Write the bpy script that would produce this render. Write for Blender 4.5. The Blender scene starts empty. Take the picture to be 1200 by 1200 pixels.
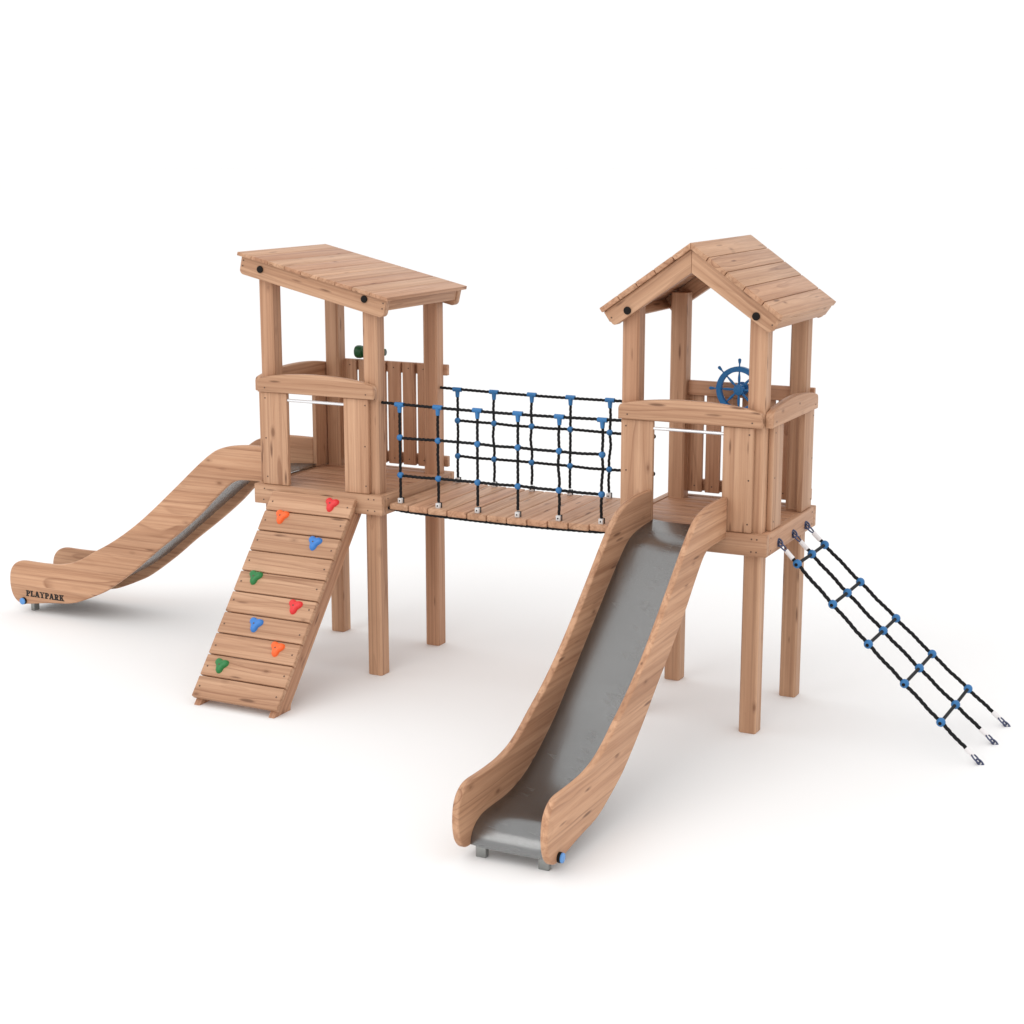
import bpy, bmesh, math, random
from mathutils import Vector, Matrix

random.seed(11)
PI = math.pi
sc = bpy.context.scene
COL = sc.collection
rnd = random.random


def uni(a, b):
    return a + (b - a) * rnd()


# ------------------------------------------------------------------ materials
def new_mat(name):
    m = bpy.data.materials.new(name)
    m.use_nodes = True
    nt = m.node_tree
    nt.nodes.clear()
    out = nt.nodes.new('ShaderNodeOutputMaterial')
    b = nt.nodes.new('ShaderNodeBsdfPrincipled')
    nt.links.new(b.outputs['BSDF'], out.inputs['Surface'])
    return m, nt, b


def N(nt, kind, **kw):
    n = nt.nodes.new(kind)
    for k, v in kw.items():
        if k == 'op':
            n.operation = v
        elif k == 'bt':
            n.blend_type = v
        elif isinstance(k, str) and k.startswith('i_'):
            n.inputs[int(k[2:])].default_value = v
        else:
            setattr(n, k, v)
    return n


def math_node(nt, op, a, b=None, clamp=False):
    n = nt.nodes.new('ShaderNodeMath')
    n.operation = op
    n.use_clamp = clamp
    for i, v in enumerate((a, b)):
        if v is None:
            continue
        if isinstance(v, (int, float)):
            n.inputs[i].default_value = v
        else:
            nt.links.new(v, n.inputs[i])
    return n.outputs[0]


def mix_col(nt, fac, a, b, bt='MIX'):
    n = nt.nodes.new('ShaderNodeMix')
    n.data_type = 'RGBA'
    n.blend_type = bt
    for s, v in ((n.inputs[0], fac), (n.inputs[6], a), (n.inputs[7], b)):
        if isinstance(v, (int, float)):
            s.default_value = v
        elif isinstance(v, tuple):
            s.default_value = (v[0], v[1], v[2], 1)
        else:
            nt.links.new(v, s)
    return n.outputs[2]


def noise(nt, vec, scale, detail=2.0, rough=0.5):
    n = nt.nodes.new('ShaderNodeTexNoise')
    n.inputs['Scale'].default_value = scale
    n.inputs['Detail'].default_value = detail
    n.inputs['Roughness'].default_value = rough
    nt.links.new(vec, n.inputs['Vector'])
    return n.outputs[0]


def ramp(nt, val, stops):
    n = nt.nodes.new('ShaderNodeValToRGB')
    el = n.color_ramp.elements
    while len(el) < len(stops):
        el.new(0.5)
    for e, (p, c) in zip(el, stops):
        e.position = p
        e.color = (c, c, c, 1) if isinstance(c, (int, float)) else (c[0], c[1], c[2], 1)
    nt.links.new(val, n.inputs[0])
    return n.outputs[0]


def scaled(nt, vec, s):
    n = nt.nodes.new('ShaderNodeVectorMath')
    n.operation = 'MULTIPLY'
    nt.links.new(vec, n.inputs[0])
    n.inputs[1].default_value = s
    return n.outputs[0]


def wood_material(name, laminated):
    m, nt, b = new_mat(name)
    at = N(nt, 'ShaderNodeAttribute', attribute_name='grain')
    g = at.outputs['Vector']
    lam = None
    if laminated:
        # glued up from boards about 0.2 wide, each with its own figure and tone
        s0 = N(nt, 'ShaderNodeSeparateXYZ')
        nt.links.new(g, s0.inputs[0])
        wn = N(nt, 'ShaderNodeTexWhiteNoise', noise_dimensions='1D')
        nt.links.new(math_node(nt, 'FLOOR', math_node(nt, 'MULTIPLY', s0.outputs[2], 1 / 0.215)), wn.inputs['W'])
        lam = wn.outputs['Value']
        cmb = N(nt, 'ShaderNodeCombineXYZ')
        nt.links.new(math_node(nt, 'ADD', s0.outputs[0], math_node(nt, 'MULTIPLY', lam, 31.0)), cmb.inputs[0])
        nt.links.new(math_node(nt, 'ADD', s0.outputs[1], math_node(nt, 'MULTIPLY', lam, 0.13)), cmb.inputs[1])
        nt.links.new(math_node(nt, 'SUBTRACT', math_node(nt, 'MODULO', math_node(nt, 'ADD', s0.outputs[2], 6.45), 0.215), math_node(nt, 'MULTIPLY', lam, 0.21)), cmb.inputs[2])
        g = cmb.outputs[0]
    tint = N(nt, 'ShaderNodeAttribute', attribute_name='tint').outputs['Fac']
    sep = N(nt, 'ShaderNodeSeparateXYZ')
    nt.links.new(g, sep.inputs[0])
    # growth rings round a pith lying beside the board, bent by slow noise along the grain
    bend = noise(nt, scaled(nt, g, (0.42, 1.5, 1.5)), 1.0, 3.0, 0.5)
    bend2 = noise(nt, scaled(nt, g, (1.6, 7.0, 7.0)), 1.0, 2.0, 0.5)
    r2 = math_node(nt, 'ADD', math_node(nt, 'MULTIPLY', sep.outputs[1], sep.outputs[1]),
                   math_node(nt, 'MULTIPLY', sep.outputs[2], sep.outputs[2]))
    r = math_node(nt, 'SQRT', r2)
    r = math_node(nt, 'ADD', r, math_node(nt, 'MULTIPLY', math_node(nt, 'SUBTRACT', bend, 0.5), 0.26))
    r = math_node(nt, 'ADD', r, math_node(nt, 'MULTIPLY', math_node(nt, 'SUBTRACT', bend2, 0.5), 0.020))
    # uneven years: wide and narrow rings, strong and faint ones
    yr = N(nt, 'ShaderNodeTexNoise', noise_dimensions='1D')
    yr.inputs['Scale'].default_value = 16.0
    yr.inputs['Detail'].default_value = 1.0
    nt.links.new(r, yr.inputs['W'])
    rw = math_node(nt, 'ADD', math_node(nt, 'MULTIPLY', r, 1 / 0.034), math_node(nt, 'MULTIPLY', yr.outputs[0], 2.6))
    fr = math_node(nt, 'FRACT', rw)
    wy = N(nt, 'ShaderNodeTexWhiteNoise', noise_dimensions='1D')
    nt.links.new(math_node(nt, 'FLOOR', rw), wy.inputs['W'])
    year = ramp(nt, wy.outputs['Value'], [(0.0, 0.15), (0.55, 0.45), (1.0, 1.0)])
    ring = ramp(nt, fr, [(0.0, 0.0), (0.40, 0.10), (0.78, 0.70), (0.91, 1.0), (1.0, 0.0)])
    # wide bands, ring strength, straight dark lines, fine fibres
    band = noise(nt, scaled(nt, g, (0.30, 13.0, 13.0)), 1.0, 2.0, 0.6)
    patch = noise(nt, scaled(nt, g, (0.9, 5.0, 5.0)), 1.0, 2.0, 0.5)
    line = noise(nt, scaled(nt, g, (0.45, 48.0, 48.0)), 1.0, 1.0, 0.5)
    fib = noise(nt, scaled(nt, g, (5.0, 170.0, 170.0)), 1.0, 2.0, 0.6)
    patch_f = ramp(nt, patch, [(0.34, 0.10), (0.66, 1.0)])
    ringf = math_node(nt, 'MULTIPLY', math_node(nt, 'MULTIPLY', ring, year), math_node(nt, 'MULTIPLY', patch_f, 0.88))
    light, mid, dark = (0.555, 0.332, 0.212), (0.440, 0.243, 0.147), (0.225, 0.100, 0.053)
    c = mix_col(nt, ramp(nt, band, [(0.36, 0.0), (0.62, 1.0)]), light, mid)
    c = mix_col(nt, ringf, c, dark)
    c = mix_col(nt, math_node(nt, 'MULTIPLY', ramp(nt, line, [(0.50, 0.0), (0.72, 1.0)]), 0.42), c, dark)
    c = mix_col(nt, math_node(nt, 'MULTIPLY', ramp(nt, fib, [(0.45, 0.0), (0.75, 1.0)]), 0.20), c, dark)
    # a few spindle-shaped resin streaks and knots
    wob = math_node(nt, 'MULTIPLY', math_node(nt, 'SUBTRACT', bend2, 0.5), 0.20)
    some = noise(nt, scaled(nt, g, (1.3, 3.0, 3.0)), 1.0, 1.0, 0.5)
    vo = N(nt, 'ShaderNodeTexVoronoi')
    vo.inputs['Scale'].default_value = 1.0
    nt.links.new(scaled(nt, g, (2.3, 15.0, 15.0)), vo.inputs['Vector'])
    kd = math_node(nt, 'ADD', vo.outputs['Distance'], wob)
    knot = math_node(nt, 'MULTIPLY', ramp(nt, kd, [(0.0, 1.0), (0.10, 0.9), (0.19, 0.0)]), ramp(nt, some, [(0.47, 0.0), (0.53, 1.0)]))
    vo2 = N(nt, 'ShaderNodeTexVoronoi')
    vo2.inputs['Scale'].default_value = 1.0
    nt.links.new(scaled(nt, g, (2.4, 5.2, 5.2)), vo2.inputs['Vector'])
    kd2 = math_node(nt, 'ADD', vo2.outputs['Distance'], math_node(nt, 'MULTIPLY', wob, 0.6))
    halo = ramp(nt, kd2, [(0.0, 1.0), (0.045, 0.9), (0.075, 0.35), (0.15, 0.0)])
    c = mix_col(nt, math_node(nt, 'MULTIPLY', halo, 0.72), c, (0.150, 0.062, 0.030))
    c = mix_col(nt, math_node(nt, 'MULTIPLY', knot, 0.78), c, (0.105, 0.043, 0.022))
    # every board a little lighter, darker, pinker than its neighbour
    tr = ramp(nt, tint, [(0.0, (0.84, 0.79, 0.75)), (0.35, (0.99, 0.93, 0.89)), (0.65, (0.97, 0.97, 0.94)), (1.0, (1.10, 1.09, 1.06))])
    c = mix_col(nt, 1.0, c, tr, 'MULTIPLY')
    if lam is not None:
        c = mix_col(nt, 1.0, c, ramp(nt, lam, [(0.0, (0.90, 0.86, 0.83)), (0.5, (1.0, 0.98, 0.96)), (1.0, (1.06, 1.03, 1.0))]), 'MULTIPLY')
    nt.links.new(c, b.inputs['Base Color'])
    rr = math_node(nt, 'ADD', math_node(nt, 'MULTIPLY', fib, 0.2), 0.42)
    nt.links.new(rr, b.inputs['Roughness'])
    b.inputs['Specular IOR Level'].default_value = 0.28
    bump = N(nt, 'ShaderNodeBump')
    bump.inputs['Strength'].default_value = 0.18
    bump.inputs['Distance'].default_value = 0.004
    nt.links.new(math_node(nt, 'ADD', fib, math_node(nt, 'MULTIPLY', ring, -0.15)), bump.inputs['Height'])
    nt.links.new(bump.outputs[0], b.inputs['Normal'])
    return m


def plain(name, col, rough=0.5, metal=0.0, spec=0.4, var=0.08, vscale=30.0, rvar=0.08):
    m, nt, b = new_mat(name)
    tc = N(nt, 'ShaderNodeTexCoord')
    n = noise(nt, tc.outputs['Object'], vscale, 3.0, 0.6)
    lo = tuple(c * (1 - var) for c in col)
    hi = tuple(min(1, c * (1 + var)) for c in col)
    c = mix_col(nt, n, lo, hi)
    nt.links.new(c, b.inputs['Base Color'])
    r = math_node(nt, 'ADD', math_node(nt, 'MULTIPLY', math_node(nt, 'SUBTRACT', n, 0.5), rvar * 2), rough)
    nt.links.new(r, b.inputs['Roughness'])
    b.inputs['Metallic'].default_value = metal
    b.inputs['Specular IOR Level'].default_value = spec
    return m


def steel_material():
    m, nt, b = new_mat('brushed_steel')
    tc = N(nt, 'ShaderNodeTexCoord')
    n1 = noise(nt, tc.outputs['Object'], 2.6, 0.0, 0.5)
    c = mix_col(nt, n1, (0.385, 0.387, 0.385), (0.415, 0.417, 0.415))
    nt.links.new(c, b.inputs['Base Color'])
    b.inputs['Metallic'].default_value = 1.0
    r = math_node(nt, 'MULTIPLY', n1, 0.10)
    nt.links.new(math_node(nt, 'ADD', r, 0.18), b.inputs['Roughness'])
    return m


WOOD = wood_material('larch_wood', False)
LAMWOOD = wood_material('laminated_larch', True)
STEEL = steel_material()
SHEETBACK = plain('mill_finish_steel', (0.36, 0.355, 0.345), 0.50, 0.85, var=0.05, vscale=8)
GALV = plain('galvanised_steel', (0.33, 0.34, 0.33), 0.38, 0.9, var=0.12, vscale=40)
CHROME = plain('white_grab_bar', (0.80, 0.81, 0.83), 0.22, 0.55, var=0.03)
BLACK = plain('black_cap_plastic', (0.010, 0.008, 0.007), 0.5, spec=0.12, var=0.15)
ROPE = plain('black_rope', (0.013, 0.013, 0.014), 0.75, spec=0.10, var=0.35, vscale=160)
RUNG = plain('dark_grey_rubber', (0.016, 0.017, 0.019), 0.65, spec=0.10, var=0.15)
BLUE = plain('blue_connector_plastic', (0.026, 0.150, 0.365), 0.45, var=0.06)
WHEELBLUE = plain('blue_wheel_plastic', (0.016, 0.150, 0.385), 0.40, var=0.06)
CAPBLUE = plain('blue_cap_plastic', (0.110, 0.290, 0.620), 0.40, var=0.05)
WHITE = plain('white_sleeve_plastic', (0.74, 0.71, 0.71), 0.45, var=0.04)
CLAMP = plain('cast_aluminium', (0.62, 0.60, 0.59), 0.40, 0.15, var=0.10, vscale=60)
SHACK = plain('blued_steel', (0.075, 0.085, 0.150), 0.30, 0.75, var=0.15)
SCREW = plain('screw_heads', (0.115, 0.070, 0.048), 0.45, 0.4, var=0.2)
INK = plain('black_routed_lettering', (0.012, 0.009, 0.007), 0.7, var=0.1)
HOLD = {
    'red': plain('red_resin', (0.68, 0.030, 0.032), 0.34, var=0.06, vscale=60),
    'orange': plain('orange_resin', (0.86, 0.125, 0.022), 0.34, var=0.06, vscale=60),
    'blue': plain('blue_resin', (0.040, 0.190, 0.540), 0.34, var=0.06, vscale=60),
    'green': plain('green_resin', (0.020, 0.175, 0.045), 0.34, var=0.06, vscale=60),
}
GREEN = plain('dark_green_plastic', (0.010, 0.085, 0.028), 0.36, var=0.08)
GLASS = plain('dark_lens', (0.01, 0.012, 0.012), 0.12, spec=0.6, var=0.05)


# ------------------------------------------------------------------ mesh builder
class MB:
    """Collects solid pieces of one part; every wooden piece carries its own grain coordinates."""

    def __init__(self, mats):
        self.v, self.f, self.fm, self.fs = [], [], [], []
        self.g, self.t = [], []
        self.mats = mats if isinstance(mats, (list, tuple)) else [mats]

    def add_bm(self, bm, mat=0, grain=None, M=None, smooth=True, tint=None, pith=None):
        bm.normal_update()
        if grain is None:
            grain = Vector((1, 0, 0))
        a = Vector(grain).normalized()
        h = Vector((0, 0, 1)) if abs(a.z) < 0.8 else Vector((0, 1, 0))
        b = a.cross(h).normalized()
        c = a.cross(b).normalized()
        o = Vector((uni(-40, 40), 0, 0))
        if pith is None:
            pith = (uni(0.02, 0.30) * random.choice((-1, 1)), uni(0.03, 0.22) * random.choice((-1, 1)))
        base = len(self.v)
        cen = Vector((0, 0, 0))
        for v in bm.verts:
            cen += v.co
        cen /= max(1, len(bm.verts))
        tint = rnd() if tint is None else tint
        bm.verts.index_update()
        for v in bm.verts:
            d = v.co - cen
            self.g.append((d.dot(a) + o.x, d.dot(b) + pith[0], d.dot(c) + pith[1]))
            self.t.append(tint)
            self.v.append(tuple(M @ v.co if M else v.co))
        flip = M is not None and M.to_3x3().determinant() < 0
        for f in bm.faces:
            idx = [base + v.index for v in f.verts]
            self.f.append(idx[::-1] if flip else idx)
            self.fm.append(mat)
            self.fs.append(smooth)
        bm.free()

    def prism(self, poly, P, thick, grain=None, bevel=0.006, seg=2, mat=0, M=None, tint=None, pith=None, cap_only=True):
        """poly: 2-D outline; P(a, b) -> point on the first face; thick: vector to the second face."""
        bm = bmesh.new()
        t = Vector(thick)
        A = [bm.verts.new(Vector(P(a, b))) for a, b in poly]
        B = [bm.verts.new(v.co + t) for v in A]
        n = len(poly)
        fa = bm.faces.new(A)
        fb = bm.faces.new(B[::-1])
        for i in range(n):
            bm.faces.new((A[i], B[i], B[(i + 1) % n], A[(i + 1) % n]))
        bmesh.ops.recalc_face_normals(bm, faces=bm.faces)
        if bevel:
            rim = set(fa.edges) | set(fb.edges)
            if n == 4 or not cap_only:
                rim |= {e for e in bm.edges if e.calc_face_angle(0) > 0.7}
            bmesh.ops.bevel(bm, geom=list(rim), offset=bevel, segments=seg, affect='EDGES', profile=0.5,
                            clamp_overlap=True)
        self.add_bm(bm, mat, grain, M, tint=tint, pith=pith)

    def box(self, lo, hi, grain='x', bevel=0.006, seg=2, mat=0, M=None, tint=None, pith=None):
        g = {'x': (1, 0, 0), 'y': (0, 1, 0), 'z': (0, 0, 1)}[grain]
        self.prism([(lo[0], lo[1]), (hi[0], lo[1]), (hi[0], hi[1]), (lo[0], hi[1])],
                   lambda a, b: (a, b, lo[2]), (0, 0, hi[2] - lo[2]), g, bevel, seg, mat, M, tint, pith)

    def disc(self, c, axis, r, h, n=16, mat=0, bevel=0.0):
        """A round peg from c along axis."""
        ax = Vector(axis).normalized()
        u = ax.orthogonal().normalized()
        w = ax.cross(u)
        poly = [(r * math.cos(2 * PI * i / n), r * math.sin(2 * PI * i / n)) for i in range(n)]
        c = Vector(c)
        self.prism(poly, lambda a, b: c + u * a + w * b, ax * h, None, bevel, 2, mat)

    def screw(self, c, axis, r=0.0065):
        self.disc(Vector(c) - Vector(axis) * 0.004, axis, r, 0.0058, 8, 1)

    def tube(self, pts, r, n=10, mat=0, lobes=0, twist=0.0, depth=0.0, closed=False):
        pts = [Vector(p) for p in pts]
        m = len(pts)
        rr = r if callable(r) else (lambda s: r)
        base = len(self.v)
        T = []
        for i in range(m):
            a = pts[(i - 1) % m] if closed or i > 0 else pts[i]
            b = pts[(i + 1) % m] if closed or i < m - 1 else pts[i]
            T.append((b - a).normalized())
        u = T[0].orthogonal().normalized()
        s = 0.0
        for i in range(m):
            if i:
                s += (pts[i] - pts[i - 1]).length
            u = (u - T[i] * u.dot(T[i])).normalized()
            w = T[i].cross(u)
            for k in range(n):
                th = 2 * PI * k / n
                q = rr(s) * (1 + depth * math.cos(lobes * (th - twist * s))) if lobes else rr(s)
                p = pts[i] + (u * math.cos(th) + w * math.sin(th)) * q
                self.v.append(tuple(p))
                self.g.append((0, 0, 0))
                self.t.append(0.5)
        rings = m if closed else m - 1
        for i in range(rings):
            i2 = (i + 1) % m
            for k in range(n):
                k2 = (k + 1) % n
                self.f.append([base + i * n + k, base + i * n + k2, base + i2 * n + k2, base + i2 * n + k])
                self.fm.append(mat)
                self.fs.append(True)
        if not closed:
            for i, rev in ((0, True), (m - 1, False)):
                idx = [base + i * n + k for k in range(n)]
                self.f.append(idx[::-1] if rev else idx)
                self.fm.append(mat)
                self.fs.append(False)

    def rope(self, pts, r, mat=0, step=0.006):
        """A laid three-strand rope through the points."""
        pts = [Vector(p) for p in pts]
        out = [pts[0]]
        for a, b in zip(pts, pts[1:]):
            k = max(1, int((b - a).length / step))
            out += [a.lerp(b, (i + 1) / k) for i in range(k)]
        self.tube(out, r, 12, mat, 3, 2 * PI / (r * 11), 0.15)

    def ball(self, c, r, n=18, k=11, mat=0, sq=(1, 1, 1)):
        bm = bmesh.new()
        bmesh.ops.create_uvsphere(bm, u_segments=n, v_segments=k, radius=r)
        for v in bm.verts:
            v.co = Vector((v.co.x * sq[0], v.co.y * sq[1], v.co.z * sq[2])) + Vector(c)
        self.add_bm(bm, mat)

    def build(self, name, parent=None, angle=40):
        me = bpy.data.meshes.new(name)
        me.from_pydata(self.v, [], self.f)
        for m in self.mats:
            me.materials.append(m)
        me.polygons.foreach_set('material_index', self.fm)
        me.polygons.foreach_set('use_smooth', self.fs)
        ga = me.attributes.new('grain', 'FLOAT_VECTOR', 'POINT')
        ga.data.foreach_set('vector', [x for g in self.g for x in g])
        ta = me.attributes.new('tint', 'FLOAT', 'POINT')
        ta.data.foreach_set('value', self.t)
        me.set_sharp_from_angle(angle=math.radians(angle))
        me.update()
        o = bpy.data.objects.new(name, me)
        COL.objects.link(o)
        if parent is not None:
            o.parent = parent
        return o


def thing(name, label, cat, loc=(0, 0, 0), rz=0.0, group=None):
    o = bpy.data.objects.new(name, None)
    o.empty_display_size = 0.2
    COL.objects.link(o)
    o.location = loc
    o.rotation_euler = (0, 0, rz)
    o['label'] = label
    o['category'] = cat
    if group:
        o['group'] = group
    return o


def arc(cx, cy, r, a0, a1, n):
    return [(cx + r * math.cos(math.radians(a0 + (a1 - a0) * i / n)),
             cy + r * math.sin(math.radians(a0 + (a1 - a0) * i / n))) for i in range(n + 1)]


def smooth_curve(p, per=6):
    """Catmull-Rom through 2-D points."""
    out = []
    for i in range(len(p) - 1):
        p0 = p[max(0, i - 1)]
        p1, p2 = p[i], p[i + 1]
        p3 = p[min(len(p) - 1, i + 2)]
        for k in range(per):
            t = k / per
            out.append(tuple(0.5 * (2 * p1[j] + (p2[j] - p0[j]) * t + (2 * p0[j] - 5 * p1[j] + 4 * p2[j] - p3[j]) * t * t
                                    + (3 * p1[j] - p0[j] - 3 * p2[j] + p3[j]) * t ** 3) for j in (0, 1)))
    out.append(tuple(p[-1]))
    return out


# ------------------------------------------------------------------ dimensions (post spacing = 1)
H = 0.0677          # half a post
W = 1.0
D = 0.992
XB = 3.285          # second tower
DECK = 1.56


def add_posts(root, top):
    for x, y in ((0, 0), (W, 0), (0, D), (W, D)):
        mb = MB(WOOD)
        t = top[0] if x == 0 else top[1]
        c = 0.014
        poly = [(-H + c, -H), (H - c, -H), (H, -H + c), (H, H - c), (H - c, H), (-H + c, H), (-H, H - c), (-H, -H + c)]
        mb.prism(poly, lambda a, b: (x + a, y + b, 0.0), (0, 0, t), (0, 0, 1), 0.004, 1, tint=uni(0.2, 0.9),
                 pith=(uni(-0.07, 0.07), uni(0.03, 0.09)))
        mb.build('post', root, 30)


def add_platform(root, sides_screws=True):
    # deck boards run along x, between the frame boards
    mb = MB([WOOD, SCREW])
    n = 7
    y0, y1 = -0.066, D + 0.066
    p = (y1 - y0) / n
    for i in range(n):
        mb.box((-0.066, y0 + i * p + 0.002, DECK - 0.045), (W + 0.066, y0 + (i + 1) * p - 0.002, DECK - 0.004), 'x', 0.004, tint=uni(0.1, 0.6))
    mb.build('deck', root)
    o = 0.13
    zt, zb = DECK + 0.002, 1.396
    for nm, lo, hi, ax in (('f', (-o, -o, zb), (W + o, -H - 0.001, zt), 'x'), ('b', (-o, D + H + 0.001, zb), (W + o, D + o, zt), 'x'),
                           ('l', (-o, -H + 0.001, zb), (-H - 0.001, D + H - 0.001, zt), 'y'),
                           ('r', (W + H + 0.001, -H + 0.001, zb), (W + o, D + H - 0.001, zt), 'y')):
        mb = MB([WOOD, SCREW])
        mb.box(lo, hi, ax, 0.007, tint=uni(0.35, 0.8))
        if nm == 'f':
            for x in (-0.03, W + 0.005, W + 0.06):
                for z in (zt - 0.035, zb + 0.035):
                    mb.screw((x + uni(-.01, .01), -o, z), (0, -1, 0))
        if nm == 'r':
            for y in (-0.03, D + 0.02):
                for z in (zt - 0.035, zb + 0.035):
                    mb.screw((W + o, y, z), (1, 0, 0))
        mb.build('frame_board', root)


RAIL = [(-0.068, 2.352)] + [(W + 0.068, 2.352)] + smooth_curve(
    [(W + 0.068, 2.436), (W + 0.058, 2.458), (W + 0.030, 2.472), (0.90, 2.497), (0.70, 2.516), (0.5, 2.522), (0.30, 2.516), (0.10, 2.497),
     (-0.030, 2.472), (-0.058, 2.458), (-0.068, 2.436)], 4)
# side view of both boards of an open side
BOARD_A, BOARD_B = (-0.050, 0.210), (0.765, 1.000)


def add_open_side(root, side, bar):
    """Two upright boards, an arched rail and, at the slide or ramp, a grab bar."""
    zl, zh = DECK + 0.004, 2.350

    def put(a, off, z):            # a along the side, off outwards from the post centres
        if side == 'front':
            return Vector((a, -off, z))
        if side == 'left':
            return Vector((-off, a * D, z))
        return Vector((W + off, a * D, z))
    out = {'front': Vector((0, -1, 0)), 'left': Vector((-1, 0, 0)), 'right': Vector((1, 0, 0))}[side]
    for a0, a1 in (BOARD_A, BOARD_B):
        mb = MB([WOOD, SCREW])
        if side == 'right':
            b0, b1 = ((0.03, 0.265) if a0 < 0.3 else (0.79, 1.05))
        else:
            b0, b1 = a0, a1
        mb.prism([(b0, zl), (b1, zl), (b1, zh), (b0, zh)], lambda a, b: put(a, H + 0.001, b), out * 0.042, (0, 0, 1), 0.008,
                 tint=uni(0.55, 0.9), pith=(uni(-0.05, 0.05), uni(0.05, 0.10)))
        xs = b0 + 0.045 if a0 < 0.3 else b1 - 0.028
        for z in (2.30, 1.96, 1.63):
            mb.screw(put(xs + uni(-.004, .004), H + 0.043, z), out)
        mb.build('side_board', root)
    mb = MB([WOOD, SCREW])
    mb.prism(RAIL, lambda a, b: put(a, H + 0.001, b), out * 0.066, (1, 0, 0) if side == 'front' else (0, 1, 0), 0.013, 3,
             tint=uni(0.5, 0.85))
    for xs in (0.01, W - 0.005):
        mb.screw(put(xs, H + 0.067, 2.392), out)
    if side == 'right':
        mb.screw(put(0.57, H + 0.067, 2.455), out, 0.0085)
    mb.build('handrail', root)
    if bar:
        mb = MB(CHROME)
        mb.tube([put(BOARD_A[1] - 0.005, 0.090, 2.292), put(BOARD_B[0] + 0.005, 0.090, 2.292)], 0.0125, 14)
        mb.build('grab_bar', root)


def add_back_fence(root, mount):
    y = D + H
    mb = MB([WOOD, SCREW])
    x = 0.066
    for i in range(6):
        mb.box((x, y - 0.034, 1.600), (x + 0.124, y - 0.001, 2.512), 'z', 0.006, tint=uni(0.15, 0.6),
               pith=(uni(-0.05, 0.05), uni(0.04, 0.1)))
        for z in (2.462, 1.652):
            mb.screw((x + 0.062, y - 0.034, z), (0, -1, 0))
        x += 0.1502
    mb.build('slat_panel', root)
    for z0, z1 in ((2.414, 2.508), (1.606, 1.700)):
        mb = MB(WOOD)
        mb.box((-0.096, y + 0.0005, z0), (W + 0.096, y + 0.045, z1), 'x', 0.006, tint=uni(0.2, 0.6))
        mb.build('fence_rail', root)
    if mount:
        mb = MB(WOOD)
        mb.box((0.069, y - 0.072, 2.402), (W - 0.069, y - 0.035, 2.518), 'x', 0.006, tint=0.35)
        mb.build('mounting_board', root)


# ------------------------------------------------------------------ tower with the single-slope roof
TL = thing('play_tower', 'wooden play tower with a single-slope plank roof, between the lettered slide and the rope bridge', 'play tower',
           group='wooden play towers')
add_posts(TL, (3.395, 3.170))
add_platform(TL)
add_open_side(TL, 'front', True)
add_open_side(TL, 'left', False)
add_back_fence(TL, False)

ang = math.atan2(0.327, 1.438)
RM = Matrix.Translation((-0.197, 0, 3.514)) @ Matrix.Rotation(ang, 4, 'Y')
mb = MB([WOOD, SCREW])
Lr = 1.475
edges = [0.0, 0.144] + [0.144 + 0.1655 * i for i in range(1, 8)] + [Lr]
for i in range(len(edges) - 1):
    mb.box((edges[i] + 0.0014, -0.171, -0.030), (edges[i + 1] - 0.0014, 1.173, 0.0), 'y', 0.0045, 2, M=RM, tint=(0.78, 0.40, 0.70, 0.30, 0.85, 0.55, 0.25, 0.72, 0.45)[i])
roofL = mb.build('roof', TL)


def rounded_board(x0, x1, z0, z1, r):
    return [(x0, z1)] + [(x0, z0 + r)] + arc(x0 + r, z0 + r, r, 180, 270, 5)[1:] + arc(x1 - r, z0 + r, r, 270, 360, 5) + [(x1, z1)]


for y0, y1 in ((-0.141, -0.070), (D + 0.070, D + 0.141)):
    mb = MB([WOOD, SCREW])
    mb.prism(rounded_board(0.030, 1.448, -0.178, -0.0315, 0.040), lambda a, b: (a, y0, b), (0, y1 - y0, 0), (1, 0, 0), 0.007, 2, M=RM,
             tint=0.72)
    if y0 < 0:
        for xx in (0.055, 1.425):
            for zz in (-0.060, -0.105):
                c = RM @ Vector((xx, y0, zz))
                mb.screw(c, (0, -1, 0))
    fb = mb.build('fascia_board', roofL)
for x0, x1 in ((0.040, 0.072), (1.410, 1.442)):
    mb = MB(WOOD)
    mb.box((x0, -0.0695, -0.122), (x1, D + 0.0695, -0.032), 'y', 0.006, M=RM, tint=0.6)
    mb.build('eave_board', roofL)
for x, z in ((0.008, 3.373), (1.006, 3.167)):
    mb = MB(BLACK)
    mb.disc((x, -0.141, z), (0, -1, 0), 0.030, 0.014, 20, bevel=0.006)
    mb.build('bolt_cap', roofL)

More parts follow.
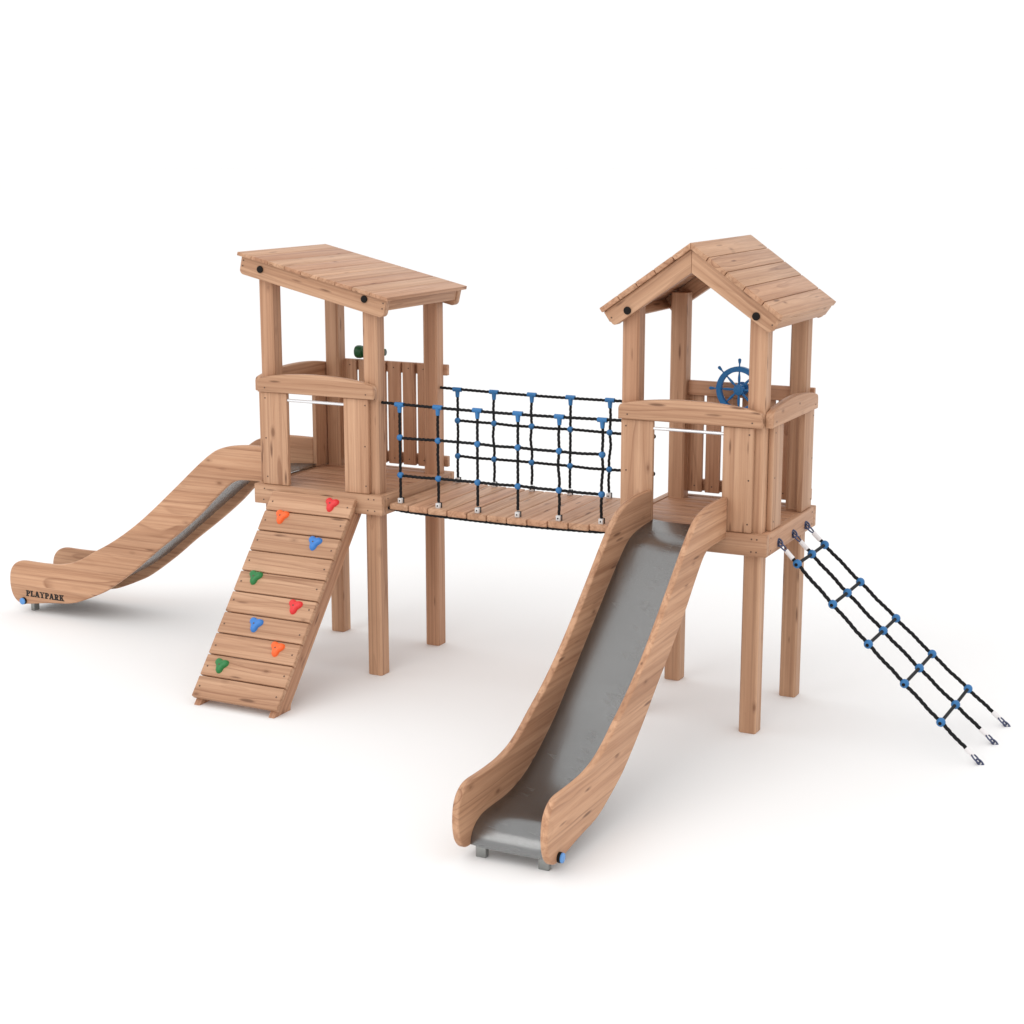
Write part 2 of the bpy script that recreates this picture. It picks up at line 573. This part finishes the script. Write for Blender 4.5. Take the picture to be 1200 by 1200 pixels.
# ------------------------------------------------------------------ tower with the gable roof
TR = thing('play_tower', 'wooden play tower with a pointed gable roof, between the rope bridge and the net ladder', 'play tower', (XB, 0, 0),
           group='wooden play towers')
add_posts(TR, (3.225, 3.225))
add_platform(TR)
add_open_side(TR, 'front', True)
add_open_side(TR, 'right', False)
add_back_fence(TR, True)
RZ, EX, EZ = 3.683, 0.714, 3.180
ga = math.atan2(RZ - EZ, EX)
Ls = math.hypot(EX, RZ - EZ)
SLOPES = [Matrix.Translation((0.5, 0, RZ)) @ Matrix.Rotation(ga, 4, 'Y'),
          Matrix.Translation((0.5, 0, RZ)) @ Matrix.Scale(-1, 4, (1, 0, 0)) @ Matrix.Rotation(ga, 4, 'Y')]
mb = MB([WOOD, SCREW])
for s, M in enumerate(SLOPES):
    p = Ls / 5
    for i in range(5):
        x0 = i * p + (0.003 if i else 0.0006)
        x1 = (i + 1) * p - (0.003 if i < 4 else 0)
        xb = x0 + (0.038 * math.tan(ga) if i == 0 else 0)
        mb.prism([(x0, 0), (x1, 0), (x1, -0.038), (xb, -0.038)], lambda a, b: (a, -0.171, b), (0, 1.344, 0), (0, 1, 0), 0.005, 2, M=M, tint=uni(0.35, 0.95),
               pith=(uni(-0.06, 0.06), uni(0.03, 0.07)))
roofR = mb.build('roof', TR)
for y0, y1 in ((-0.141, -0.070), (D + 0.070, D + 0.141)):
    for sgn in (1, -1):
        mb = MB([WOOD, SCREW])
        poly = [(0.0, 3.634), (0.668, 3.1635), (0.640, 3.098), (0.632, 3.080), (0.620, 3.066), (0.604, 3.058), (0.585, 3.0625), (0.0, 3.463)]
        poly = [(0.5 + sgn * (a + 0.0004), z) for a, z in poly]
        mb.prism(poly, lambda a, b: (a, y0, b), (0, y1 - y0, 0), (sgn * math.cos(ga), 0, -math.sin(ga)), 0.006, 2, tint=0.72)
        if y0 < 0:
            mb.screw((0.5 + sgn * 0.625, y0, 3.112), (0, -1, 0))
        mb.build('gable_board', roofR)
for M in SLOPES:
    mb = MB(WOOD)
    mb.box((0.8445, -0.1405, -0.128), (0.8725, D + 0.1405, -0.0395), 'y', 0.007, M=M, tint=0.62)
    mb.build('eave_board', roofR)
for x in (0.004, 1.004):
    mb = MB(BLACK)
    mb.disc((x, -0.141, 3.170), (0, -1, 0), 0.030, 0.014, 20, bevel=0.006)
    mb.build('bolt_cap', roofR)

# ------------------------------------------------------------------ slides
TOPE = [(0.112, 1.822), (0.30, 1.824), (0.44, 1.819), (0.60, 1.797), (0.725, 1.757), (0.815, 1.702), (0.91, 1.628), (1.01, 1.543), (1.14, 1.428),
        (1.27, 1.315), (1.444, 1.165), (1.62, 1.022), (1.80, 0.893), (1.98, 0.781), (2.16, 0.685), (2.30, 0.607), (2.44, 0.548), (2.60, 0.514),
        (2.75, 0.504), (2.90, 0.503), (3.03, 0.504), (3.10, 0.490), (3.155, 0.455), (3.192, 0.405), (3.210, 0.340), (3.212, 0.250),
        (3.192, 0.165), (3.150, 0.108), (3.100, 0.082), (3.040, 0.078)]
BOTE = [(2.90, 0.098), (2.75, 0.120), (2.62, 0.133), (2.51, 0.144), (2.39, 0.172), (2.19, 0.252), (2.00, 0.346), (1.70, 0.556), (1.466, 0.743), (1.187, 0.952),
        (0.947, 1.146), (0.80, 1.285), (0.735, 1.345), (0.66, 1.412), (0.59, 1.466), (0.52, 1.497), (0.45, 1.508), (0.30, 1.512), (0.112, 1.512)]
PANEL = smooth_curve(TOPE, 4) + smooth_curve(BOTE, 4)
CH = smooth_curve([(0.074, 1.580), (0.20, 1.574), (0.36, 1.562), (0.50, 1.536), (0.60, 1.494), (0.70, 1.428), (0.82, 1.340), (0.95, 1.236), (1.16, 1.066),
                   (1.39, 0.880), (1.66, 0.664), (1.83, 0.535), (2.05, 0.400), (2.22, 0.315), (2.38, 0.262), (2.57, 0.234), (2.74, 0.232),
                   (2.87, 0.228), (2.955, 0.208), (3.015, 0.172), (3.048, 0.126), (3.060, 0.078)], 5)


def letters(mb, P, s):
    """PLAYPARK in bold slab serifs; P(a, b, lift) -> point, s = cap height."""
    k = [0]

    def quad(pts, dx):
        k[0] += 1
        lift = 0.0012 + 0.00003 * (k[0] % 9)
        bm = bmesh.new()
        A = [bm.verts.new(P((x + dx) * s, y * s, 0.0)) for x, y in pts]
        B = [bm.verts.new(P((x + dx) * s, y * s, lift)) for x, y in pts]
        bm.faces.new(B)
        for i in range(len(A)):
            j = (i + 1) % len(A)
            bm.faces.new((A[i], A[j], B[j], B[i]))
        mb.add_bm(bm, 0, smooth=False)

    def rect(x0, y0, x1, y1, dx):
        quad([(x0, y0), (x1, y0), (x1, y1), (x0, y1)], dx)

    def bowl(x0, y0, y1, w, th, dx):
        cy, ry = (y0 + y1) / 2, (y1 - y0) / 2
        n = 9
        for i in range(n):
            a0, a1 = -PI / 2 + PI * i / n, -PI / 2 + PI * (i + 1) / n
            q = []
            for a, f in ((a0, 0), (a1, 0), (a1, 1), (a0, 1)):
                rx, rr = (w, ry) if f == 0 else (w - th * 1.25, ry - th * 0.75)
                q.append((x0 + rx * math.cos(a), cy + rr * math.sin(a)))
            quad(q, dx)

    def P_(dx):
        rect(0.11, 0, 0.44, 1, dx)
        rect(0.0, 0, 0.60, 0.18, dx)
        rect(0.0, 0.88, 0.16, 1, dx)
        rect(0.36, 0.86, 0.46, 1, dx)
        rect(0.36, 0.42, 0.46, 0.55, dx)
        bowl(0.44, 0.38, 1.0, 0.47, 0.25, dx)

    def A_(dx):
        quad([(0.06, 0.0), (0.28, 0.0), (0.56, 1.0), (0.36, 1.0)], dx)
        quad([(0.58, 0.0), (0.96, 0.0), (0.66, 1.0), (0.36, 1.0)], dx)
        rect(0.24, 0.26, 0.70, 0.42, dx)
        rect(-0.02, 0, 0.37, 0.18, dx)
        rect(0.52, 0, 1.03, 0.18, dx)

    adv = []
    x = 0
    for chx in 'PLAYPARK':
        if chx == 'P':
            P_(x)
            w = 0.93
        elif chx == 'L':
            rect(0.11, 0, 0.44, 1, x)
            rect(0, 0.84, 0.56, 1, x)
            rect(0, 0, 0.84, 0.17, x)
            rect(0.66, 0.1, 0.84, 0.40, x)
            w = 0.92
        elif chx == 'A':
            A_(x)
            w = 1.06
        elif chx == 'Y':
            rect(0.34, 0, 0.64, 0.5, x)
            rect(0.20, 0, 0.78, 0.16, x)
            quad([(0.37, 0.46), (0.58, 0.46), (0.32, 1.0), (0.06, 1.0)], x)
            quad([(0.42, 0.46), (0.60, 0.46), (0.90, 1.0), (0.76, 1.0)], x)
            rect(-0.02, 0.85, 0.46, 1, x)
            rect(0.60, 0.85, 1.0, 1, x)
            w = 1.03
        elif chx == 'R':
            P_(x)
            quad([(0.38, 0.46), (0.64, 0.46), (0.98, 0.0), (0.64, 0.0)], x)
            rect(0.72, 0, 1.02, 0.16, x)
            w = 1.02
        else:
            rect(0.11, 0, 0.44, 1, x)
            rect(0, 0, 0.54, 0.16, x)
            rect(0, 0.84, 0.54, 1, x)
            quad([(0.36, 0.34), (0.54, 0.36), (0.90, 1.0), (0.66, 1.0)], x)
            quad([(0.42, 0.50), (0.60, 0.68), (1.02, 0.0), (0.66, 0.0)], x)
            rect(0.58, 0.85, 0.98, 1, x)
            rect(0.58, 0, 1.04, 0.16, x)
            w = 1.0
        adv.append(w)
        x += w


def add_slide(root, lettered):
    for sgn in (-1, 1):
        mb = MB([LAMWOOD, SCREW])
        x0, x1 = (0.2775, 0.3275) if sgn > 0 else (-0.3275, -0.2775)
        mb.prism(PANEL, lambda a, b: (x0, -a, b), (x1 - x0, 0, 0), (0, 1, 0), 0.014, 4, tint=0.85 if sgn > 0 else 0.70,
                 pith=(0.03, 0.9) if sgn > 0 else (-0.04, 0.75))
        pan = mb.build('side_panel', root, 35)
        if sgn > 0:
            mb = MB([BLACK, CAPBLUE])
            mb.disc((x1 - 0.004, -3.045, 0.112), (1, 0, 0), 0.034, 0.022, 24, bevel=0.003)
            mb.disc((x1 + 0.0178, -3.045, 0.112), (1, 0, 0), 0.0325, 0.014, 24, mat=1, bevel=0.005)
            mb.build('bolt_cap', pan)
            if lettered:
                mb = MB(INK)
                # seen from outside the panel, letters read towards the tower
                letters(mb, lambda a, b, l: Vector((x1 + l, -3.016 + a, 0.163 + b)), 0.0585)
                mb.build('lettering', pan)
    mb = MB([STEEL, SHEETBACK])
    bm = bmesh.new()
    nx = 8
    rows = []
    for d, z in CH:
        rows.append([bm.verts.new((-0.2765 + 0.553 * i / nx, -d, z + 0.010 * (2 * i / nx - 1) ** 4)) for i in range(nx + 1)])
    for a, b in zip(rows, rows[1:]):
        for i in range(nx):
            bm.faces.new((a[i], b[i], b[i + 1], a[i + 1]))
    res = bmesh.ops.solidify(bm, geom=list(bm.faces), thickness=0.012)
    bmesh.ops.recalc_face_normals(bm, faces=bm.faces)
    mb.add_bm(bm)
    ch = mb.build('chute', root, 50)
    for p in ch.data.polygons:              # mill-finish underside of the sheet
        if p.normal.z < -0.02:
            p.material_index = 1
    for x in (-0.218, 0.218):
        mb = MB(GALV)
        mb.box((x - 0.036, -3.034, 0.0), (x + 0.036, -2.990, 0.135), 'z', 0.004)
        mb.build('foot', root)
    mb = MB(GALV)
    mb.box((-0.277, -2.989, 0.110), (0.277, -2.945, 0.150), 'x', 0.004)
    mb.build('crossbar', root)


yc = 0.4875
SL = thing('slide', 'wooden-sided slide with black lettering on its side panel, joined to the single-slope roof tower', 'slide', (0, yc * 1.0, 0),
           math.radians(-90), group='wooden-sided metal slides')
add_slide(SL, True)
SR = thing('slide', 'wooden-sided slide showing its whole grey steel chute, joined to the gable-roofed tower', 'slide', (XB + yc, 0, 0), 0,
           group='wooden-sided metal slides')
add_slide(SR, False)

# ------------------------------------------------------------------ climbing ramp
CR = thing('climbing_ramp', 'sloping plank climbing ramp with red, orange, blue and green holds', 'climbing wall', (0.5, -0.7, 0))
off = Vector((-0.5, 0.7, 0))
sd = Vector((0, -1, -1.195)).normalized()      # down the slope
nn = Vector((0, -1.195, 1)).normalized()       # out of the slope
TOPP = Vector((0, -0.180, 1.530))
mb = MB([WOOD, SCREW])
pitch = 0.1905
for i in range(10):
    a0, a1 = i * pitch, i * pitch + pitch - 0.010
    P0 = TOPP + off
    mb.prism([(0.092, a0), (0.908, a0), (0.908, a1), (0.092, a1)], lambda a, b: P0 + Vector((a, 0, 0)) + sd * b - nn * 0.050, nn * 0.050,
             (1, 0, 0), 0.009, 3, tint=uni(0.5, 0.85), pith=(uni(-0.05, 0.05), uni(0.03, 0.08)))
    for x in (0.135, 0.865):
        mb.screw(P0 + Vector((x, 0, 0)) + sd * (a0 + 0.09 + uni(-.02, .02)), nn, 0.0075)
mb.build('climbing_surface', CR)
for x0, x1 in ((0.108, 0.164), (0.822, 0.878)):
    mb = MB(WOOD)
    mb.prism([(-1.388, 0.0), (-0.133, 1.500), (-0.133, 1.392), (-0.020, 1.392), (-1.148, 0.044), (-1.155, 0.0)],
             lambda a, b: Vector((x0, a, b)) + off, (x1 - x0, 0, 0), (0, 1, 1.195), 0.005, 2, tint=0.35)
    mb.build('stringer', CR)
HOLDS = [(0.704, 0.076, 'red'), (0.278, 0.236, 'orange'), (0.683, 0.441, 'blue'), (0.252, 0.810, 'green'), (0.724, 1.018, 'red'),
         (0.428, 1.219, 'blue'), (0.707, 1.397, 'orange'), (0.257, 1.608, 'green')]
for x, s, colr in HOLDS:
    P0 = TOPP + off + Vector((x, 0, 0)) + sd * s
    bm = bmesh.new()
    # three-lobed resin hold: a polar dome whose outline has three bumps
    rings, seg = 7, 36
    ph = uni(-0.06, 0.06)
    ctr = bm.verts.new(P0 + nn * 0.030)
    prev = None
    xa, ya = Vector((1, 0, 0)), -sd
    spots = [(-0.031, 0.032), (0.039, 0.023), (0.003, -0.044)]

    def hgt(u, w):
        h = 0.0
        for k, (a, b) in enumerate(spots):
            h += math.exp(-((u - a) ** 2 + (w - b) ** 2) / ((0.0262 if k == 2 else 0.0308) ** 2))
        h += 0.72 * math.exp(-(u * u + (w + 0.010) ** 2) / (0.033 ** 2))
        return h
    for i in range(1, rings + 1):
        ring = []
        for k in range(seg):
            th = 2 * PI * k / seg + ph
            # outline where the bump field falls to a threshold
            lo_, hi_ = 0.0, 0.14
            for _ in range(22):
                mid_ = (lo_ + hi_) / 2
                if hgt(mid_ * math.cos(th), mid_ * math.sin(th)) > 0.37:
                    lo_ = mid_
                else:
                    hi_ = mid_
            R = lo_ * (i / rings) ** 0.72
            u, w = R * math.cos(th), R * math.sin(th)
            f = i / rings
            z = 0.028 * math.sqrt(max(0.0, 1 - f ** 3.2)) * (0.80 + 0.28 * min(1.35, hgt(u, w))) if i < rings else -0.004
            ring.append(bm.verts.new(P0 + xa * u + ya * w + nn * z))
        for k in range(seg):
            k2 = (k + 1) % seg
            if prev is None:
                bm.faces.new((ctr, ring[k], ring[k2]))
            else:
                bm.faces.new((prev[k], ring[k], ring[k2], prev[k2]))
        prev = ring
    mb = MB([HOLD[colr], SCREW])
    bmesh.ops.recalc_face_normals(bm, faces=bm.faces)
    mb.add_bm(bm)
    mb.disc(P0 + nn * 0.028, nn, 0.007, 0.0035, 10, 1)
    ho = mb.build('climbing_hold', CR, 60)
    ho['label'] = '%s three-lobed climbing hold' % colr

# ------------------------------------------------------------------ rope bridge
BR = thing('rope_bridge', 'plank bridge with black rope net sides and blue connectors, hung between the two towers', 'rope bridge',
           (2.14, 0.5, 0))
bo = Vector((-2.14, -0.5, 0))


def sag(x):
    t = (x - 2.14) / 1.0
    return -0.020 * (1 - t * t)


mb = MB([WOOD, SCREW])
for i in range(11):
    x0 = 1.152 + 0.180 * i
    zc = 1.497 + sag(x0 + 0.09) + uni(-0.002, 0.002)
    mb.box((x0 + 0.003 + bo.x, -0.052 + bo.y, zc - 0.052), (x0 + 0.176 + bo.x, D + 0.052 + bo.y, zc), 'y', 0.011, 3, tint=uni(0.3, 0.75))
mb.build('bridge_deck', BR)
for y in (-0.022, D + 0.022):
    mb = MB(ROPE)
    mb.rope([Vector((1.128 + 2.03 * k / 14, y, 1.441 + sag(1.128 + 2.03 * k / 14) - (0.004 if 0 < k < 14 else -0.006))) + bo for k in range(15)], 0.0125)
    mb.build('carrier_rope', BR)
KX = [1.235, 1.590, 1.950, 2.310, 2.670, 3.035]
for y, far in ((0.0, False), (D, True)):
    mb = MB([ROPE, BLACK])
    xl, xr = H - 0.01 + W, XB - H + 0.01
    # top rope from post to post
    mb.rope([Vector((xl + (xr - xl) * k / 10, y, 2.318 - 0.014 * math.sin(PI * k / 10))) + bo for k in range(11)], 0.0115)
    for z in (2.040, 1.728):
        pts = [Vector((x, y + uni(-.003, .003), z + uni(-.004, .004))) for x in KX]
        if far:
            pts.append(Vector((3.062, y, z - 0.004)))
        mid = []
        for a, b in zip(pts, pts[1:]):
            mid += [a, a.lerp(b, 0.5) + Vector((0, 0, uni(-0.006, 0.001)))]
        mid.append(pts[-1])
        mb.rope([p + bo for p in mid], 0.0115)
        if far:
            mb.ball(pts[-1] + bo, 0.020, mat=1)
    for x in KX:
        wv = uni(-0.012, 0.012)
        mb.rope([Vector(p) + bo for p in ((x, y, 2.300), (x + wv * 0.6, y, 2.16), (x, y, 2.04), (x + wv, y, 1.93), (x - wv * 0.4, y, 1.80),
                                          (x, y, 1.728), (x - wv * 0.5, y, 1.63), (x, y, 1.535))], 0.0112)
    net = mb.build('rope_net', BR, 60)
    for x in KX:
        b = MB(BLUE)
        b.tube([Vector((x - 0.040, y, 2.311)) + bo, Vector((x - 0.034, y, 2.311)) + bo, Vector((x + 0.034, y, 2.311)) + bo, Vector((x + 0.040, y, 2.311)) + bo],
               0.0195, 14)
        b.tube([Vector((x, y, 2.312)) + bo, Vector((x, y, 2.285)) + bo, Vector((x, y, 2.252)) + bo, Vector((x, y, 2.246)) + bo],
               lambda s: 0.0215 - 0.08 * s, 14)
        b.build('tee_connector', net, 50)
        for z in (2.040, 1.728):
            b = MB(BLUE)
            b.ball(Vector((x, y, z)) + bo, 0.0275)
            b.build('ball_connector', net)
        b = MB([CLAMP, BLACK])
        zb = 1.497 + sag(x)
        b.box(Vector((x - 0.019, y - 0.020, zb)) + bo, Vector((x + 0.019, y + 0.008, zb + 0.044)) + bo, 'x', 0.004)
        b.box(Vector((x - 0.017, y + 0.0085, zb + 0.001)) + bo, Vector((x + 0.021, y + 0.024, zb + 0.046)) + bo, 'x', 0.003, mat=1)
        b.disc(Vector((x, y - 0.0195, zb + 0.022)) + bo, (0, -1, 0), 0.0065, 0.002, 10, 1)
        b.build('rope_clamp', net)

# ------------------------------------------------------------------ rope ladder
RL = thing('rope_ladder', 'black rope net ladder with blue ball connectors, stretched from the gable-roofed tower to the ground', 'rope ladder',
           (5.2, 0.5, 0))
ro = Vector((-5.2, -0.5, 0))
TOPS = [Vector((XB + 1.130, 0.154, 1.464)), Vector((XB + 1.130, 0.510, 1.460)), Vector((XB + 1.130, 0.838, 1.463))]
FEET = [Vector((6.028, 0.044, 0.0)), Vector((6.035, 0.527, 0.0)), Vector((6.038, 0.980, 0.0))]
KT = [0.097, 0.275, 0.452, 0.629, 0.804]


def lad(j, t):
    p = TOPS[j].lerp(FEET[j], t)
    return p + Vector((0, 0, -0.030 * math.sin(PI * min(1, t)) ** 0.8)) + ro


def link(mb, c, ax, side, a, b, r, mat=0):
    """An oval ring of wire: long axis ax, short axis side."""
    mb.tube([Vector(c) + ax * (a * math.cos(2 * PI * i / 20)) + side * (b * math.sin(2 * PI * i / 20)) for i in range(20)], r, 8, mat, closed=True)


for j in range(3):
    d = (FEET[j] - TOPS[j]).normalized()
    L = (FEET[j] - TOPS[j]).length
    hz = Vector((0, 1, 0))
    up = d.cross(hz).normalized()
    mb = MB(ROPE)
    mb.rope([lad(j, 0.070 + 0.857 * k / 24) + up * (0.003 * math.sin(k * 1.9 + j)) for k in range(25)], 0.0135)
    mb.build('rope', RL, 60)
    for t0, t1, ts, dirn in ((0.039, 0.075, 0.022, -1), (0.922, 0.956, 0.969, 1)):
        mb = MB(WHITE)
        mb.tube([lad(j, t0), lad(j, t1)], 0.0185, 14)
        mb.build('end_sleeve', RL, 50)
        mb = MB(SHACK)
        c = lad(j, ts)
        link(mb, c, d, hz, 0.042, 0.033, 0.0064)
        c2 = c + d * dirn * 0.044
        link(mb, c2, d, (up + hz * 0.7).normalized(), 0.034, 0.025 if dirn < 0 else 0.015, 0.0068)
        if dirn > 0:
            mb.tube([c2 + d * 0.014, c2 + d * 0.030, c2 + d * 0.046], 0.0085, 8)
        else:
            e = Vector((TOPS[j].x - 0.006, TOPS[j].y, TOPS[j].z)) + ro
            mb.tube([e, e + Vector((0.020, 0, 0)), c2 + d * 0.004], 0.0075, 8)
            mb.disc(e, (1, 0, 0), 0.026, 0.010, 14, bevel=0.002)
        mb.build('shackle', RL, 50)
for t in KT:
    for j in range(3):
        c = lad(j, t)
        mb = MB([BLUE, BLACK])
        mb.ball(c, 0.0345)
        if j == 0:
            mb.disc(c + Vector((0, -0.0315, 0.0)), (0, -1, 0), 0.013, 0.0045, 14, 1)
        mb.build('ball_connector', RL)
    for j in range(2):
        mb = MB(RUNG)
        mb.tube([lad(j, t), lad(j + 1, t)], 0.0130, 12)
        mb.build('rung', RL)

# ------------------------------------------------------------------ ship's wheel and telescope
yw = D + H - 0.072
SW = thing('ship_wheel', "blue toy ship's wheel on the back rail of the gable-roofed tower", 'steering wheel', (XB + 0.530, yw, 2.480))
WY = -0.085
mb = MB(WHEELBLUE)
bm = bmesh.new()
seg = 48
prof = [(0.148, WY - 0.022), (0.181, WY - 0.022), (0.185, WY - 0.018), (0.185, WY + 0.018), (0.181, WY + 0.022), (0.148, WY + 0.022), (0.144, WY + 0.018),
        (0.144, WY - 0.018)]
vv = [[bm.verts.new((r * math.cos(2 * PI * k / seg), y, r * math.sin(2 * PI * k / seg))) for r, y in prof] for k in range(seg)]
for k in range(seg):
    for i in range(len(prof)):
        i2 = (i + 1) % len(prof)
        bm.faces.new((vv[k][i], vv[k][i2], vv[(k + 1) % seg][i2], vv[(k + 1) % seg][i]))
bmesh.ops.recalc_face_normals(bm, faces=bm.faces)
mb.add_bm(bm)
mb.build('rim', SW)
mb = MB(WHEELBLUE)
mb.disc((0, 0, 0), (0, -1, 0), 0.030, 0.112, 20, bevel=0.006)
mb.disc((0, WY + 0.028, 0), (0, -1, 0), 0.044, 0.050, 24, bevel=0.010)
mb.disc((0, -0.0002, 0), (0, -1, 0), 0.055, 0.014, 24, bevel=0.003)
mb.build('hub', SW)
for k in range(8):
    a = math.radians(90 + 45 * k)
    u = Vector((math.cos(a), 0, math.sin(a)))
    c = Vector((0, WY, 0))
    mb = MB(WHEELBLUE)
    mb.tube([c + u * (0.03 + 0.120 * i / 8) for i in range(9)], lambda s: 0.0058 + 0.0052 * math.sin(PI * min(1, s / 0.112)) ** 1.5, 10)
    mb.tube([c + u * (0.180 + 0.062 * i / 10) for i in range(11)],
            lambda s: 0.0058 + (0.0062 * math.sin(PI * min(1, max(0, (s - 0.026) / 0.038)))), 10)
    mb.ball(c + u * 0.236, 0.0135)
    mb.build('spoke', SW)

TS = thing('telescope', 'dark green toy telescope on the back rail of the single-slope roof tower', 'telescope', (0.345, D + H - 0.012, 2.512))
ax = Vector((-1, -0.10, -0.02)).normalized()
mb = MB([GREEN, GLASS])
C0 = Vector((0, 0, 0.072))
cuts = [(-0.165, 0.026), (-0.160, 0.031), (-0.125, 0.031), (-0.118, 0.025), (-0.02, 0.027), (-0.015, 0.033), (0.075, 0.035), (0.088, 0.046), (0.115, 0.051), (0.140, 0.050), (0.153, 0.044),
        (0.158, 0.034)]
cuts = [(a * (1.0 if a > 0 else 0.82), r * (1.14 if a > 0.08 else 1.0)) for a, r in cuts]
pos = [C0 + ax * a for a, _ in cuts]
rad = [r for _, r in cuts]
acc = [0]
for a, b in zip(pos, pos[1:]):
    acc.append(acc[-1] + (b - a).length)
mb.tube(pos, lambda s: rad[min(range(len(acc)), key=lambda i: abs(acc[i] - s))], 24)
mb.disc(C0 + ax * 0.1575, ax, 0.034, 0.002, 24, 1)
mb.disc(C0 - ax * 0.1348, -ax, 0.018, 0.002, 16, 1)
mb.build('barrel', TS, 35)
mb = MB(GREEN)
mb.disc((0, 0, 0.0), (0, 0, 1), 0.045, 0.012, 24, bevel=0.003)
mb.tube([(0, 0, 0.008), (0, 0, 0.020), (0, 0, 0.056)], lambda s: 0.024 - 0.15 * s, 16)
for yy in (-0.038, 0.030):
    mb.box((-0.018, yy, 0.040), (0.018, yy + 0.008, 0.084), 'z', 0.003)
mb.box((-0.018, -0.038, 0.034), (0.018, 0.038, 0.0405), 'x', 0.002)
mb.build('swivel_mount', TS)

# ------------------------------------------------------------------ ground
m, nt, b = new_mat('white_studio_floor')
tc = N(nt, 'ShaderNodeTexCoord')
n = noise(nt, tc.outputs['Object'], 1.3, 4.0, 0.6)
nt.links.new(mix_col(nt, n, (0.850, 0.8465, 0.844), (0.852, 0.8485, 0.846)), b.inputs['Base Color'])
b.inputs['Roughness'].default_value = 0.8
b.inputs['Specular IOR Level'].default_value = 0.1
bm = bmesh.new()
R, seg = 400.0, 64
c = bm.verts.new((0, 0, 0))
ring = [bm.verts.new((R * math.cos(2 * PI * k / seg), R * math.sin(2 * PI * k / seg), 0)) for k in range(seg)]
for k in range(seg):
    bm.faces.new((c, ring[k], ring[(k + 1) % seg]))
me = bpy.data.meshes.new('ground')
bm.to_mesh(me)
bm.free()
me.materials.append(m)
g = bpy.data.objects.new('ground', me)
COL.objects.link(g)
g['kind'] = 'structure'
g['label'] = 'plain white studio floor under the playground set'

# ------------------------------------------------------------------ light, world, camera
w = bpy.data.worlds.new('World')
sc.world = w
w.use_nodes = True
bg = w.node_tree.nodes['Background']
bg.inputs['Color'].default_value = (1.0, 1.0, 1.0, 1)
bg.inputs['Strength'].default_value = 1.185


def area(name, loc, target, size, power, col=(1, 1, 1)):
    li = bpy.data.lights.new(name, 'AREA')
    li.shape = 'DISK'
    li.size = size
    li.energy = power
    li.color = col
    o = bpy.data.objects.new(name, li)
    COL.objects.link(o)
    o.location = loc
    o.rotation_euler = (Vector(target) - Vector(loc)).to_track_quat('-Z', 'Y').to_euler()
    return o


area('key_softbox', (-1.0, -13.0, 14.0), (2.5, 0, 0.5), 16.0, 900, (1.0, 0.985, 0.965))

cam = bpy.data.cameras.new('camera')
cam.sensor_width = 36.0
cam.lens = 2003.596 / 1200 * 36
cam.clip_end = 1500
co = bpy.data.objects.new('camera', cam)
COL.objects.link(co)
co.location = (8.2168, -11.9218, 4.3483)
co.rotation_euler = (PI / 2 - 0.2095, 0, 0.4635)
sc.camera = co

sc.view_settings.view_transform = 'Standard'
sc.view_settings.look = 'None'
sc.view_settings.exposure = 0
sc.view_settings.gamma = 1
sc.cycles.use_denoising = True
sc.cycles.max_bounces = 10
sc.cycles.diffuse_bounces = 5
